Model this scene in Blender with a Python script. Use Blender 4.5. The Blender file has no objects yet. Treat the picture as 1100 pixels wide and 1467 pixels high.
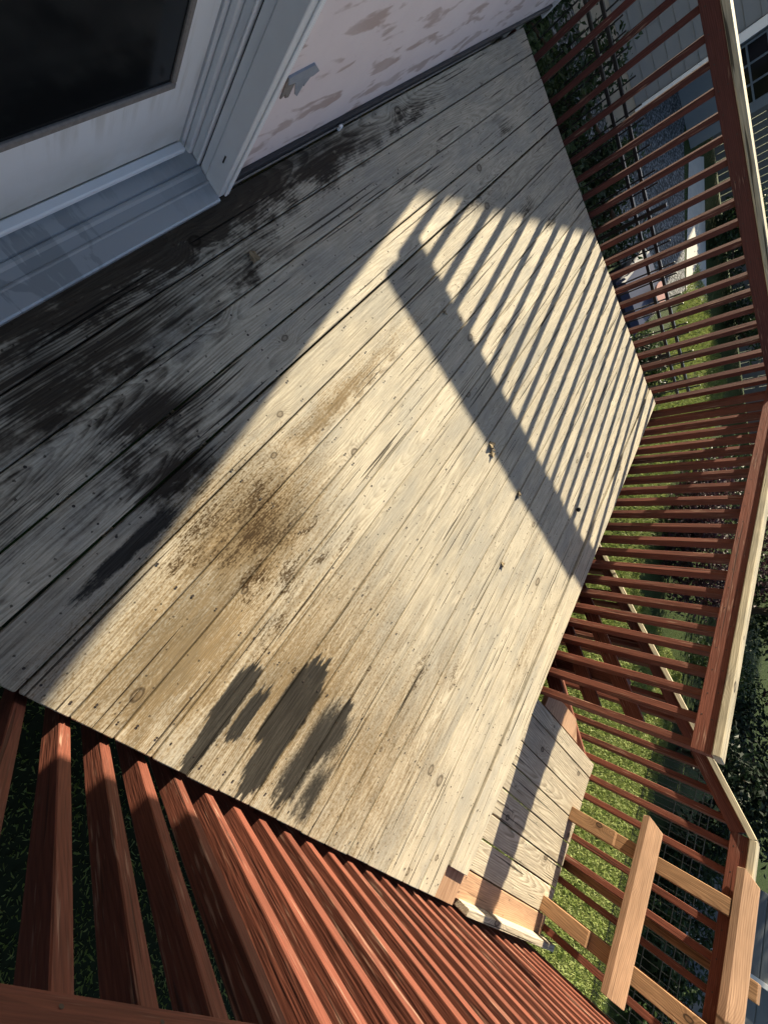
import bpy, bmesh, math, random
from mathutils import Matrix, Vector, Euler
random.seed(7)
R = math.radians
scene = bpy.context.scene
COL = scene.collection

# ------------------------------------------------------------------ camera
cam_d = bpy.data.cameras.new('camera'); cam = bpy.data.objects.new('camera', cam_d); COL.objects.link(cam)
cam_d.sensor_fit = 'VERTICAL'; cam_d.sensor_height = 36.0; cam_d.sensor_width = 36.0
cam_d.lens = 576.4146 / 1467 * 36.0
cam_d.clip_start = 0.02; cam_d.clip_end = 600
RC = ((0.53324704, -0.57661056, 0.61900553), (-0.72971759, -0.68369887, -0.00825233), (0.42797176, -0.4472987, -0.78534327))
cx, cy, cz = Vector(RC[0]), -Vector(RC[1]), -Vector(RC[2])
m = Matrix((cx, cy, cz)).transposed().to_4x4(); m.translation = (0, 0, 1.475)
cam.matrix_world = m
scene.camera = cam

# ------------------------------------------------------------------ light
SUN_EL, SUN_AZ = R(22.0), R(9.4)          # azimuth measured from +X (along the house) towards +Y (the house)
sdir = Vector((math.cos(SUN_EL) * math.cos(SUN_AZ), math.cos(SUN_EL) * math.sin(SUN_AZ), math.sin(SUN_EL)))
world = bpy.data.worlds.new('World'); scene.world = world; world.use_nodes = True
wn = world.node_tree
bg = wn.nodes['Background']; sky = wn.nodes.new('ShaderNodeTexSky')
sky.sky_type = 'NISHITA'; sky.sun_disc = False; sky.sun_elevation = SUN_EL
sky.sun_rotation = R(90) - SUN_AZ
wn.links.new(sky.outputs[0], bg.inputs[0]); bg.inputs[1].default_value = 0.066
sl = bpy.data.lights.new('sun', 'SUN'); sun = bpy.data.objects.new('sun', sl); COL.objects.link(sun)
sl.energy = 5.0; sl.angle = R(0.53); sl.color = (1.0, 0.88, 0.65)
sun.rotation_euler = sdir.to_track_quat('Z', 'Y').to_euler(); sun.location = sdir * 30
vs = scene.view_settings
vs.view_transform = 'Standard'; vs.look = 'None'; vs.gamma = 1.0; vs.use_curve_mapping = False
vs.exposure = 1.56
scene.render.engine = 'CYCLES'
scene.cycles.use_adaptive_sampling = True; scene.cycles.adaptive_threshold = 0.025; scene.cycles.use_denoising = True
scene.cycles.max_bounces = 5; scene.cycles.diffuse_bounces = 3; scene.cycles.glossy_bounces = 2; scene.cycles.transmission_bounces = 2

# ------------------------------------------------------------------ node helper
class NT:
    def __init__(s, name):
        s.mat = bpy.data.materials.new(name); s.mat.use_nodes = True
        s.t = s.mat.node_tree; s.bsdf = s.t.nodes['Principled BSDF']
    def link(s, v, sock):
        if isinstance(v, bpy.types.NodeSocket): s.t.links.new(v, sock)
        elif v is not None: sock.default_value = v
    def node(s, typ, **kw):
        n = s.t.nodes.new(typ)
        for k, v in kw.items(): setattr(n, k, v)
        return n
    def m(s, op, a, b=None, c=None, clamp=False):
        n = s.node('ShaderNodeMath', operation=op, use_clamp=clamp)
        s.link(a, n.inputs[0]); s.link(b, n.inputs[1]); s.link(c, n.inputs[2]); return n.outputs[0]
    def v(s, op, a, b=None):
        n = s.node('ShaderNodeVectorMath', operation=op)
        s.link(a, n.inputs[0]); s.link(b, n.inputs[1])
        return n.outputs['Value'] if op in ('LENGTH', 'DISTANCE', 'DOT_PRODUCT') else n.outputs[0]
    def noise(s, vec, scale=1.0, detail=3.0, rough=0.5, dist=0.0):
        n = s.node('ShaderNodeTexNoise'); s.link(vec, n.inputs['Vector'])
        n.inputs['Scale'].default_value = scale; n.inputs['Detail'].default_value = detail
        n.inputs['Roughness'].default_value = rough; n.inputs['Distortion'].default_value = dist
        return n.outputs[0]
    def sstep(s, x, lo, hi, a=0.0, b=1.0):
        n = s.node('ShaderNodeMapRange', interpolation_type='SMOOTHSTEP')
        s.link(x, n.inputs[0]); n.inputs[1].default_value = lo; n.inputs[2].default_value = hi
        n.inputs[3].default_value = a; n.inputs[4].default_value = b; return n.outputs[0]
    def mix(s, f, a, b, mode='MIX'):
        n = s.node('ShaderNodeMix', data_type='RGBA', blend_type=mode)
        s.link(f, n.inputs[0])
        for q, sock in ((a, n.inputs[6]), (b, n.inputs[7])):
            if isinstance(q, (tuple, list)): q = tuple(q) + ((1.0,) if len(q) == 3 else ())
            s.link(q, sock)
        return n.outputs[2]
    def sep(s, v):
        n = s.node('ShaderNodeSeparateXYZ'); s.link(v, n.inputs[0]); return n.outputs
    def comb(s, x=0.0, y=0.0, z=0.0):
        n = s.node('ShaderNodeCombineXYZ'); s.link(x, n.inputs[0]); s.link(y, n.inputs[1]); s.link(z, n.inputs[2]); return n.outputs[0]
    def bump(s, h, strength=0.4, dist=0.002):
        n = s.node('ShaderNodeBump'); s.link(h, n.inputs['Height'])
        n.inputs['Strength'].default_value = strength; n.inputs['Distance'].default_value = dist
        s.t.links.new(n.outputs[0], s.bsdf.inputs['Normal'])
    def objco(s): return s.node('ShaderNodeTexCoord').outputs['Object']
    def pos(s): return s.node('ShaderNodeNewGeometry').outputs['Position']
    def rand(s): return s.node('ShaderNodeObjectInfo').outputs['Random']
    def out(s, col=None, rough=0.8, spec=0.3, metal=0.0):
        b = s.bsdf
        if isinstance(col, (tuple, list)): col = tuple(col) + (1.0,)
        s.link(col, b.inputs['Base Color']); s.link(rough, b.inputs['Roughness'])
        b.inputs['Specular IOR Level'].default_value = spec; b.inputs['Metallic'].default_value = metal
        return s.mat

def wood_fields(n, ring_freq=120.0, knots=True, knot_x=1.0, knot_y=4.5, knot_r=0.015, arch=0.035):
    """grain coordinates: local X runs along the board"""
    rnd = n.rand()
    co0 = n.objco()
    co = n.v('ADD', co0, n.v('MULTIPLY', n.comb(rnd, rnd, rnd), (53.0, 31.0, 17.0)))
    x0, y0, z0 = n.sep(co0)[:3]
    r2 = n.m('FRACT', n.m('MULTIPLY', rnd, 71.3)); r3 = n.m('FRACT', n.m('MULTIPLY', rnd, 157.7))
    low = n.m('SUBTRACT', n.noise(n.v('MULTIPLY', co, (1.1, 2.4, 2.4)), 1.0, 2.0, 0.55), 0.5)
    fine = n.noise(n.v('MULTIPLY', co, (9.0, 210.0, 210.0)), 1.0, 1.0, 0.6)
    streak = n.noise(n.v('MULTIPLY', co, (3.2, 60.0, 60.0)), 1.0, 2.0, 0.7)
    # distance from the pith line gives straight grain or cathedrals, different for every board
    v = n.m('ADD', n.m('ADD', y0, n.m('MULTIPLY', n.m('SUBTRACT', r2, 0.5), 0.16)), n.m('MULTIPLY', low, 0.075))
    w = n.m('ADD', n.m('ADD', n.m('MULTIPLY', n.noise(n.v('MULTIPLY', co, (0.9, 0.3, 0.3)), 1.0, 0.0), arch * 4.0), -arch),
            n.m('MULTIPLY', x0, n.m('MULTIPLY', n.m('SUBTRACT', r3, 0.5), 0.035)))
    w = n.m('ADD', w, z0)
    r = n.m('SQRT', n.m('ADD', n.m('MULTIPLY', v, v), n.m('MULTIPLY', w, w)))
    ph = n.m('ADD', n.m('MULTIPLY', r, ring_freq), n.m('MULTIPLY', streak, 0.55))
    knot = halo = rim = None
    if knots:
        kv = n.v('MULTIPLY', co, (knot_x, knot_y, 1.0))
        vor = n.node('ShaderNodeTexVoronoi', voronoi_dimensions='2D', feature='F1')
        n.link(kv, vor.inputs['Vector']); vor.inputs['Scale'].default_value = 1.0; vor.inputs['Randomness'].default_value = 1.0
        d = n.v('MULTIPLY', n.v('SUBTRACT', kv, vor.outputs['Position']), (0.67 / knot_x, 1.0 / knot_y, 0.0))
        ksz = n.m('ADD', n.m('MULTIPLY', n.sep(vor.outputs['Color'])[0], 1.25), 0.15)
        kl = n.m('DIVIDE', n.m('ADD', n.v('LENGTH', d), n.m('MULTIPLY', n.m('SUBTRACT', streak, 0.5), 0.008)), ksz)
        halo = n.m('EXPONENT', n.m('MULTIPLY', n.m('MULTIPLY', kl, kl), -1.0 / (knot_r * 2.6) ** 2))
        knot = n.sstep(kl, knot_r * 0.75, knot_r, 1.0, 0.0)
        rim = n.m('MULTIPLY', n.sstep(kl, knot_r * 0.45, knot_r * 0.85), n.sstep(kl, knot_r * 0.95, knot_r * 1.25, 1.0, 0.0))
        ph = n.m('ADD', ph, n.m('MULTIPLY', halo, 4.6))
    fr = n.m('FRACT', ph)
    ring = n.m('MULTIPLY', n.sstep(fr, 0.25, 0.86), n.sstep(fr, 0.90, 1.0, 1.0, 0.0))
    crack = n.sstep(n.noise(n.v('MULTIPLY', co, (1.7, 85.0, 85.0)), 1.0, 0.0), 0.735, 0.775)
    patch = n.noise(n.v('MULTIPLY', co, (2.6, 7.0, 7.0)), 1.0, 3.0, 0.65)
    return dict(rnd=rnd, r2=r2, co=co, ring=ring, fine=fine, streak=streak, crack=crack, knot=knot, rim=rim, halo=halo, patch=patch)

def gray(n, x): return n.comb(x, x, x)

def wood_mat(name, light, dark, ring_freq=120, ring_amt=0.45, streak_amt=0.55, crack_col=(0.02, 0.015, 0.01), knot_col=(0.05, 0.03, 0.018),
             rough=0.78, var=0.25, bump=0.5, extra=None, spec=0.25, knot_amt=0.8, grey=None, crack_amt=0.85, knot_x=1.0, knots=True):
    n = NT(name); f = wood_fields(n, ring_freq, knots, knot_x=knot_x)
    mixf = n.m('MULTIPLY', f['ring'], ring_amt)
    mixf = n.m('ADD', mixf, n.m('MULTIPLY', n.m('SUBTRACT', f['streak'], 0.45), streak_amt), clamp=True)
    if knots: mixf = n.m('ADD', mixf, n.m('MULTIPLY', f['halo'], 0.25), clamp=True)
    col = n.mix(mixf, light, dark)
    if grey: col = n.mix(n.sstep(f['patch'], 0.42, 0.68, 0.0, 0.75), col, grey)
    val = n.m('ADD', n.m('MULTIPLY', n.m('SUBTRACT', f['rnd'], 0.5), var), n.m('ADD', n.m('MULTIPLY', n.m('SUBTRACT', f['fine'], 0.5), 0.8), 1.0))
    val = n.m('MULTIPLY', val, n.sstep(f['patch'], 0.25, 0.75, 1.12, 0.86))
    col = n.v('MULTIPLY', col, gray(n, val))
    if knots:
        col = n.mix(n.m('MULTIPLY', f['knot'], knot_amt * 0.6), col, knot_col)
        col = n.mix(n.m('MULTIPLY', f['rim'], knot_amt), col, tuple(0.4 * q for q in knot_col))
    col = n.mix(n.m('MULTIPLY', f['crack'], crack_amt), col, crack_col)
    if extra: col = extra(n, f, col)
    h = n.m('SUBTRACT', n.m('ADD', n.m('MULTIPLY', f['fine'], 0.7), n.m('MULTIPLY', f['streak'], 1.3)), n.m('MULTIPLY', f['crack'], 1.6))
    n.bump(h, bump, 0.003)
    return n.out(col, rough, spec)

# stains of the deck, world metres: (cx, cy, rx, ry, weight)
def blob_sum(n, P, blobs, square=False):
    tot = None
    for (bx, by, rx, ry, w) in blobs:
        ma = n.node('ShaderNodeVectorMath', operation='MULTIPLY_ADD')
        n.link(P, ma.inputs[0]); ma.inputs[1].default_value = (1 / rx, 1 / ry, 0.0); ma.inputs[2].default_value = (-bx / rx, -by / ry, 0.0)
        d = ma.outputs[0]
        if square: d = n.v('MULTIPLY', d, d)
        t = n.m('MULTIPLY_ADD', n.v('LENGTH', d), -w, w)
        tot = t if tot is None else n.m('MAXIMUM', tot, t)
    return n.m('MAXIMUM', tot, 0.0)

def tint(n, f, col, c):
    return n.mix(f, col, n.v('MULTIPLY', col, c))

def deck_extra(n, f, col):
    P = n.pos()
    sx = n.noise(n.v('MULTIPLY', P, (3.5, 60.0, 1.0)), 1.0, 3.0, 0.65)      # streaks along the planks
    iso = n.noise(n.v('MULTIPLY', P, (7.0, 12.0, 1.0)), 1.0, 4.0, 0.70)      # blotches
    sp = n.noise(n.v('MULTIPLY', P, (70.0, 130.0, 1.0)), 1.0, 2.0, 0.75)      # speckle
    sxc = n.m('SUBTRACT', sx, 0.5)
    isc = n.m('SUBTRACT', iso, 0.5)
    spc = n.m('SUBTRACT', sp, 0.5)
    W = n.v('ADD', P, n.comb(n.m('ADD', n.m('MULTIPLY', sxc, 0.35), n.m('MULTIPLY', isc, 0.35)), n.m('MULTIPLY', isc, 0.20), 0.0))
    grainy = n.m('ADD', n.m('MULTIPLY', n.m('SUBTRACT', f['streak'], 0.5), 0.6), n.m('MULTIPLY', n.m('SUBTRACT', f['ring'], 0.3), 0.10))
    # broad brown soaking: tints the wood, so the grain stays
    brown = blob_sum(n, W, [(0.32, -0.45, 0.60, 0.40, 1.2), (-0.12, -0.55, 0.70, 0.46, 1.05), (0.95, -0.33, 0.95, 0.09, 0.9), (0.0, -1.0, 0.9, 0.85, 0.85),
                            (0.45, -1.70, 0.40, 0.25, 0.45), (0.95, -2.3, 0.6, 0.12, 0.45), (-0.1, -1.5, 0.9, 0.8, 0.7), (1.5, -1.9, 0.5, 0.07, 0.35)])
    bm = n.sstep(n.m('ADD', brown, n.m('ADD', n.m('MULTIPLY', isc, 0.55), n.m('ADD', grainy, n.m('MULTIPLY', spc, 1.7)))), 0.05, 0.95)
    bm = n.m('MULTIPLY', bm, n.sstep(brown, 0.0, 0.25))
    col = tint(n, n.m('MULTIPLY', spc, -1.6, clamp=True), col, (0.55, 0.50, 0.44))
    col = tint(n, bm, col, (0.49, 0.40, 0.285))
    bl = blob_sum(n, W, [(0.42, -0.36, 0.12, 0.08, 1.0), (0.34, -0.50, 0.14, 0.06, 1.0), (0.47, -0.60, 0.12, 0.035, 1.0), (0.42, -0.72, 0.14, 0.035, 1.0), (0.27, -0.66, 0.12, 0.05, 1.0),
                         (0.20, -0.56, 0.16, 0.07, 0.9), (0.55, -0.78, 0.10, 0.03, 0.9), (0.10, -0.75, 0.14, 0.05, 0.8), (0.40, -1.54, 0.12, 0.06, 0.9), (0.48, -1.78, 0.14, 0.04, 0.8), (0.36, -0.43, 0.34, 0.26, 0.85), (0.22, -0.30, 0.26, 0.10, 0.8)])
    blm = n.sstep(n.m('ADD', bl, n.m('ADD', n.m('MULTIPLY', spc, 2.0), n.m('ADD', grainy, n.m('MULTIPLY', isc, 0.8)))), 0.30, 0.95)
    blm = n.m('MULTIPLY', blm, n.sstep(bl, 0.0, 0.12))
    col = tint(n, blm, col, (0.26, 0.215, 0.17))
    # black mildew by the house and along the drip line, following the grain
    mil = blob_sum(n, W, [(0.85, 0.44, 1.5, 0.17, 1.3), (0.35, 0.27, 0.9, 0.22, 0.9), (0.38, 0.06, 0.30, 0.13, 1.1), (0.28, -0.11, 0.26, 0.10, 1.1), (0.36, 0.03, 0.5, 0.22, 0.65),
                          (1.65, 0.40, 0.7, 0.11, 1.0), (1.05, 0.25, 0.35, 0.09, 0.7), (0.0, 0.1, 0.8, 0.4, 0.35), (2.6, -0.1, 0.3, 0.05, 0.5), (2.4, 0.40, 0.5, 0.06, 0.6),
                          (3.1, -0.35, 0.18, 0.05, 0.7), (3.3, -0.55, 0.18, 0.04, 0.7), (3.2, 0.1, 0.25, 0.08, 0.5)])
    mm = n.sstep(n.m('ADD', mil, n.m('ADD', n.m('MULTIPLY', isc, 0.9), n.m('ADD', n.m('MULTIPLY', grainy, 1.5), n.m('MULTIPLY', sxc, 0.5)))), 0.10, 0.80)
    mm = n.m('MULTIPLY', mm, n.sstep(mil, 0.0, 0.2))
    col = tint(n, mm, col, (0.115, 0.103, 0.097))
    # wet / tarry grey patches (ragged ends follow the grain)
    T = n.v('ADD', P, n.comb(n.m('ADD', n.m('MULTIPLY', sxc, 0.22), n.m('MULTIPLY', isc, 0.12)), n.m('MULTIPLY', isc, 0.035), 0.0))
    tar = blob_sum(n, T, [(-0.16, -0.79, 0.14, 0.048, 1.0), (-0.28, -0.805, 0.13, 0.034, 1.0), (-0.375, -0.812, 0.06, 0.02, 1.0), (-0.165, -0.88, 0.115, 0.032, 1.0),
                          (0.07, -1.03, 0.07, 0.055, 1.0), (-0.08, -1.035, 0.17, 0.09, 1.0), (-0.26, -1.055, 0.13, 0.062, 1.0), (-0.37, -1.06, 0.07, 0.028, 1.0),
                          (-0.10, -1.25, 0.16, 0.11, 0.45), (-0.25, -1.22, 0.12, 0.08, 0.42), (0.03, -1.27, 0.06, 0.03, 0.6), (-0.28, -1.34, 0.15, 0.06, 0.35), (0.03, -0.185, 0.20, 0.03, 0.6)], True)
    tm = n.sstep(n.m('ADD', tar, n.m('MULTIPLY', n.m('ADD', isc, n.m('MULTIPLY', spc, 0.6)), 0.45)), 0.0, 0.34)
    col = n.mix(n.m('MULTIPLY', tm, 0.95), col, n.mix(n.sstep(f['fine'], 0.35, 0.75), (0.014, 0.0138, 0.0135), (0.034, 0.032, 0.029)))
    vr = n.node('ShaderNodeTexVoronoi', voronoi_dimensions='2D', feature='F1'); n.link(P, vr.inputs['Vector']); vr.inputs['Scale'].default_value = 17.0
    keep = n.m('GREATER_THAN', n.sep(vr.outputs['Color'])[1], 0.45)
    spk = n.m('MULTIPLY', n.m('MULTIPLY', n.sstep(n.m('ADD', vr.outputs['Distance'], n.m('MULTIPLY', spc, 0.22)), 0.025, 0.075, 1.0, 0.0), keep), 0.8)
    return n.mix(spk, col, (0.03, 0.022, 0.015))

M = {}
M['deck'] = wood_mat('weathered_deck_wood', (0.50, 0.445, 0.345), (0.19, 0.155, 0.11), ring_freq=150, ring_amt=0.30, streak_amt=0.70, var=0.22, bump=0.6,
                     extra=deck_extra, grey=(0.43, 0.40, 0.335), knot_col=(0.17, 0.13, 0.09), knot_amt=0.7, knot_x=0.75, spec=0.12)
M['landing'] = wood_mat('weathered_landing_wood', (0.50, 0.44, 0.335), (0.20, 0.155, 0.105), ring_freq=100, ring_amt=0.65, streak_amt=0.6, var=0.2, bump=0.6, grey=(0.44, 0.38, 0.29), knot_x=1.6)
M['new'] = wood_mat('new_cedar_wood', (0.44, 0.275, 0.175), (0.28, 0.155, 0.088), ring_freq=120, ring_amt=0.5, streak_amt=0.5, var=0.15, bump=0.25, crack_amt=0.4, knot_x=1.6, knot_col=(0.16, 0.085, 0.04))
M['newdark'] = wood_mat('brown_cedar_wood', (0.33, 0.19, 0.10), (0.18, 0.095, 0.048), ring_freq=130, ring_amt=0.6, streak_amt=0.5, var=0.1, bump=0.25, crack_amt=0.4, knot_x=1.6)
M['cap'] = wood_mat('weathered_cap_wood', (0.50, 0.43, 0.30), (0.24, 0.195, 0.13), ring_freq=110, ring_amt=0.4, streak_amt=0.6, var=0.1, bump=0.4, grey=(0.36, 0.325, 0.25), knot_x=1.2)

def red_extra(n, f, col):
    # worn paint: pale scratches and bare chips running along the grain
    w = n.noise(n.v('MULTIPLY', f['co'], (6.0, 110.0, 110.0)), 1.0, 2.0, 0.7)
    mk = n.m('MULTIPLY', n.sstep(w, 0.55, 0.70), n.sstep(f['patch'], 0.46, 0.60))
    return n.mix(n.m('MULTIPLY', mk, 0.6), col, (0.40, 0.25, 0.18))
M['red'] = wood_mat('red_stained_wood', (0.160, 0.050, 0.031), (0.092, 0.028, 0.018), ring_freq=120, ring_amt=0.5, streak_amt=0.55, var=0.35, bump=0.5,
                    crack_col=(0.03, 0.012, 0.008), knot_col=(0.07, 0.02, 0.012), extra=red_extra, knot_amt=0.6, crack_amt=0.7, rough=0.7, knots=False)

M['red_shaded'] = wood_mat('shaded_red_stained_wood', (0.098, 0.030, 0.023), (0.050, 0.016, 0.013), ring_freq=120, ring_amt=0.5, streak_amt=0.55, var=0.3, bump=0.5,
                       crack_col=(0.03, 0.012, 0.008), extra=red_extra, crack_amt=0.7, rough=0.7, knots=False)  # same red stain, colour darkened for the shade on the far end railing

def plain(name, col, rough=0.6, spec=0.4, metal=0.0, nscale=6.0, namt=0.25, bump=0.0, bscale=200.0):
    n = NT(name); co = n.objco()
    v = n.m('ADD', 1.0 - namt * 0.5, n.m('MULTIPLY', n.noise(co, nscale, 5.0, 0.65), namt))
    c = n.v('MULTIPLY', col, gray(n, v))
    if bump: n.bump(n.noise(co, bscale, 3.0, 0.6), bump, 0.002)
    return n.out(c, rough, spec, metal)

def door_mat():
    n = NT('dirty_white_door_paint'); P = n.pos(); x, y, z = n.sep(P)[:3]
    dr = n.noise(n.v('MULTIPLY', P, (28.0, 1.0, 3.0)), 1.0, 4.0, 0.6)
    top = n.m('MULTIPLY', n.sstep(z, 0.17, 0.31), n.sstep(dr, 0.45, 0.7))
    bot = n.m('MULTIPLY', n.sstep(z, 0.26, 0.08), n.noise(n.v('MULTIPLY', P, (7.0, 1.0, 12.0)), 1.0, 4.0, 0.6))
    c = n.mix(n.m('MULTIPLY', top, 0.45), (0.80, 0.81, 0.82), (0.44, 0.41, 0.35))
    c = n.mix(n.m('MULTIPLY', bot, 0.9), c, (0.42, 0.39, 0.31))
    return n.out(c, 0.45, 0.4)
M['door'] = door_mat()
M['trim'] = plain('painted_grey_white_trim', (0.66, 0.67, 0.68), 0.5, 0.4, nscale=9, namt=0.18)
M['trimlight'] = plain('white_trim_edge', (0.79, 0.80, 0.81), 0.45, 0.4, nscale=9, namt=0.12)
M['gasket'] = plain('black_rubber_gasket', (0.03, 0.03, 0.035), 0.6)

def sill_mat():
    n = NT('dusty_grey_aluminium_sill'); P = n.pos()
    a = n.noise(n.v('MULTIPLY', P, (14.0, 5.0, 1.0)), 1.0, 4.0, 0.55, 0.6)
    b = n.noise(n.v('MULTIPLY', P, (38.0, 9.0, 1.0)), 1.0, 3.0, 0.5)
    mk = n.m('MULTIPLY', n.sstep(a, 0.50, 0.55), n.sstep(b, 0.36, 0.46))
    x = n.sep(P)[0]
    mk = n.m('MULTIPLY', mk, n.sstep(x, 0.95, 0.5, 0.25, 1.0))
    c = n.mix(n.m('MULTIPLY', mk, 0.6), (0.40, 0.42, 0.44), (0.23, 0.25, 0.26))
    return n.out(c, 0.42, 0.5, 0.35)
M['sill'] = sill_mat()

def foam_mat():
    n = NT('faded_pink_sheathing'); P = n.pos()
    # brush-shaped bare patches, slanting, on the wall plane (x, z)
    q = n.comb(n.m('ADD', n.sep(P)[0], n.m('MULTIPLY', n.sep(P)[2], 0.25)), n.sep(P)[2], 0.0)
    a = n.noise(n.v('MULTIPLY', q, (4.2, 13.0, 1.0)), 1.0, 3.0, 0.5, 0.35)
    b = n.noise(n.v('MULTIPLY', q, (24.0, 40.0, 1.0)), 1.0, 2.0, 0.5)
    mk = n.sstep(n.m('ADD', a, n.m('MULTIPLY', n.m('SUBTRACT', b, 0.5), 0.10)), 0.545, 0.63)
    c = n.mix(n.noise(q, 7.0, 4.0, 0.6), (0.72, 0.61, 0.61), (0.82, 0.73, 0.715))
    c = n.mix(n.m('MULTIPLY', mk, n.sstep(n.noise(q, 3.0, 2.0), 0.3, 0.65, 0.55, 0.9)), c, (0.45, 0.335, 0.30))
    sp = n.noise(q, 160.0, 2.0, 0.5)
    c = n.mix(n.sstep(sp, 0.68, 0.76, 0.0, 0.45), c, (0.33, 0.27, 0.26))
    n.bump(n.noise(q, 120.0, 3.0, 0.6), 0.25, 0.002)
    return n.out(c, 0.75, 0.25)
M['foam'] = foam_mat()
M['screen'] = plain('worn_grey_glazing_bead', (0.21, 0.19, 0.175), 0.8, nscale=90, namt=0.9)
M['caulk'] = plain('grey_caulk', (0.26, 0.29, 0.34), 0.5, nscale=30, namt=0.5)
M['nail'] = plain('rusty_nail_steel', (0.035, 0.027, 0.022), 0.6, 0.4)
M['steel'] = plain('galvanised_steel', (0.45, 0.46, 0.47), 0.35, 0.5, 0.8)
M['black'] = plain('black_powder_coat', (0.012, 0.012, 0.014), 0.4, 0.5)
M['navy'] = plain('navy_plastic', (0.018, 0.026, 0.065), 0.5, 0.4)
M['pot'] = plain('faded_pink_clay', (0.42, 0.22, 0.18), 0.8, nscale=20, namt=0.5)
M['siding'] = plain('blue_grey_fibre_siding', (0.19, 0.205, 0.22), 0.7, 0.3, nscale=3, namt=0.15)
M['concrete'] = plain('pale_concrete', (0.50, 0.47, 0.41), 0.85, 0.2, nscale=8, namt=0.4, bump=0.4, bscale=60)
M['found'] = plain('foundation_parging', (0.34, 0.32, 0.28), 0.9, 0.2, nscale=5, namt=0.5)
M['roof'] = plain('dark_asphalt_shingle', (0.05, 0.048, 0.046), 0.9, 0.2, nscale=30, namt=0.8)
M['fencewood'] = plain('grey_fence_boards', (0.16, 0.155, 0.145), 0.85, 0.2, nscale=12, namt=0.5)
M['bark'] = plain('dark_bark', (0.06, 0.045, 0.033), 0.9, 0.2, nscale=25, namt=0.7, bump=0.8, bscale=40)

def glass_mat():
    n = NT('dark_door_glass'); return n.out((0.006, 0.007, 0.008), 0.10, 0.25)
M['glass'] = glass_mat()

def gravel_mat():
    n = NT('grey_gravel'); P = n.pos()
    vr = n.node('ShaderNodeTexVoronoi'); n.link(P, vr.inputs['Vector']); vr.inputs['Scale'].default_value = 22.0
    c = n.mix(n.sep(vr.outputs['Color'])[0], (0.13, 0.13, 0.135), (0.30, 0.295, 0.29))
    c = n.mix(n.sstep(vr.outputs['Distance'], 0.35, 0.62), c, (0.06, 0.06, 0.055))
    n.bump(vr.outputs['Distance'], 0.8, 0.02)
    return n.out(c, 0.9, 0.2)
M['gravel'] = gravel_mat()

M['shaded_lawn'] = plain('shade_darkened_lawn', (0.016, 0.020, 0.008), 0.95, 0.1, nscale=18, namt=0.9, bump=0.8, bscale=40)  # lawn colour darkened for the shade beside the house
def lawn_mat():
    n = NT('lawn_soil_and_turf'); P = n.pos()
    a = n.noise(P, 1.3, 4.0, 0.6); b = n.noise(P, 35.0, 4.0, 0.7)
    c = n.mix(a, (0.030, 0.050, 0.012), (0.055, 0.075, 0.020))
    c = n.mix(n.sstep(b, 0.35, 0.7, 0.0, 0.8), c, (0.02, 0.035, 0.008))
    n.bump(b, 0.8, 0.04)
    return n.out(c, 0.9, 0.15)
M['lawn'] = lawn_mat()

def leaf_mat(name, a, b, trans=0.25):
    n = NT(name); P = n.pos()
    c = n.mix(n.sstep(n.noise(P, 9.0, 3.0, 0.7), 0.3, 0.7), a, b)
    n.bsdf.inputs['Transmission Weight'].default_value = 0.0
    mat = n.out(c, 0.55, 0.35)
    tr = n.node('ShaderNodeBsdfTranslucent'); n.link(c, tr.inputs['Color'])
    mx = n.node('ShaderNodeMixShader'); mx.inputs[0].default_value = trans
    o = [q for q in n.t.nodes if q.type == 'OUTPUT_MATERIAL'][0]
    n.t.links.new(n.bsdf.outputs[0], mx.inputs[1]); n.t.links.new(tr.outputs[0], mx.inputs[2]); n.t.links.new(mx.outputs[0], o.inputs[0])
    return mat
M['grass'] = leaf_mat('grass_blades', (0.145, 0.195, 0.036), (0.27, 0.30, 0.10))
M['leaf'] = leaf_mat('dark_green_leaves', (0.014, 0.030, 0.009), (0.035, 0.060, 0.018))
M['purple'] = leaf_mat('purple_plum_leaves', (0.022, 0.010, 0.014), (0.05, 0.02, 0.025))
M['needle'] = leaf_mat('conifer_green', (0.006, 0.014, 0.007), (0.016, 0.030, 0.016))
M['dryleaf'] = plain('dry_leaf', (0.22, 0.165, 0.095), 0.8, nscale=60, namt=0.8)
M['nut'] = plain('black_walnut_husk', (0.012, 0.010, 0.008), 0.6)

# ------------------------------------------------------------------ geometry helpers
def link(o, parent=None):
    COL.objects.link(o)
    if parent is not None:
        o.parent = parent
    return o

def thing(name, label, cat, loc=(0, 0, 0), group=None):
    o = bpy.data.objects.new(name, None); o.empty_display_size = 0.1; COL.objects.link(o)
    o.location = loc; o['label'] = label; o['category'] = cat
    if group: o['group'] = group
    return o

def tag(o, label=None, cat=None, group=None, kind=None):
    if label: o['label'] = label
    if cat: o['category'] = cat
    if group: o['group'] = group
    if kind: o['kind'] = kind
    return o

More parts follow.
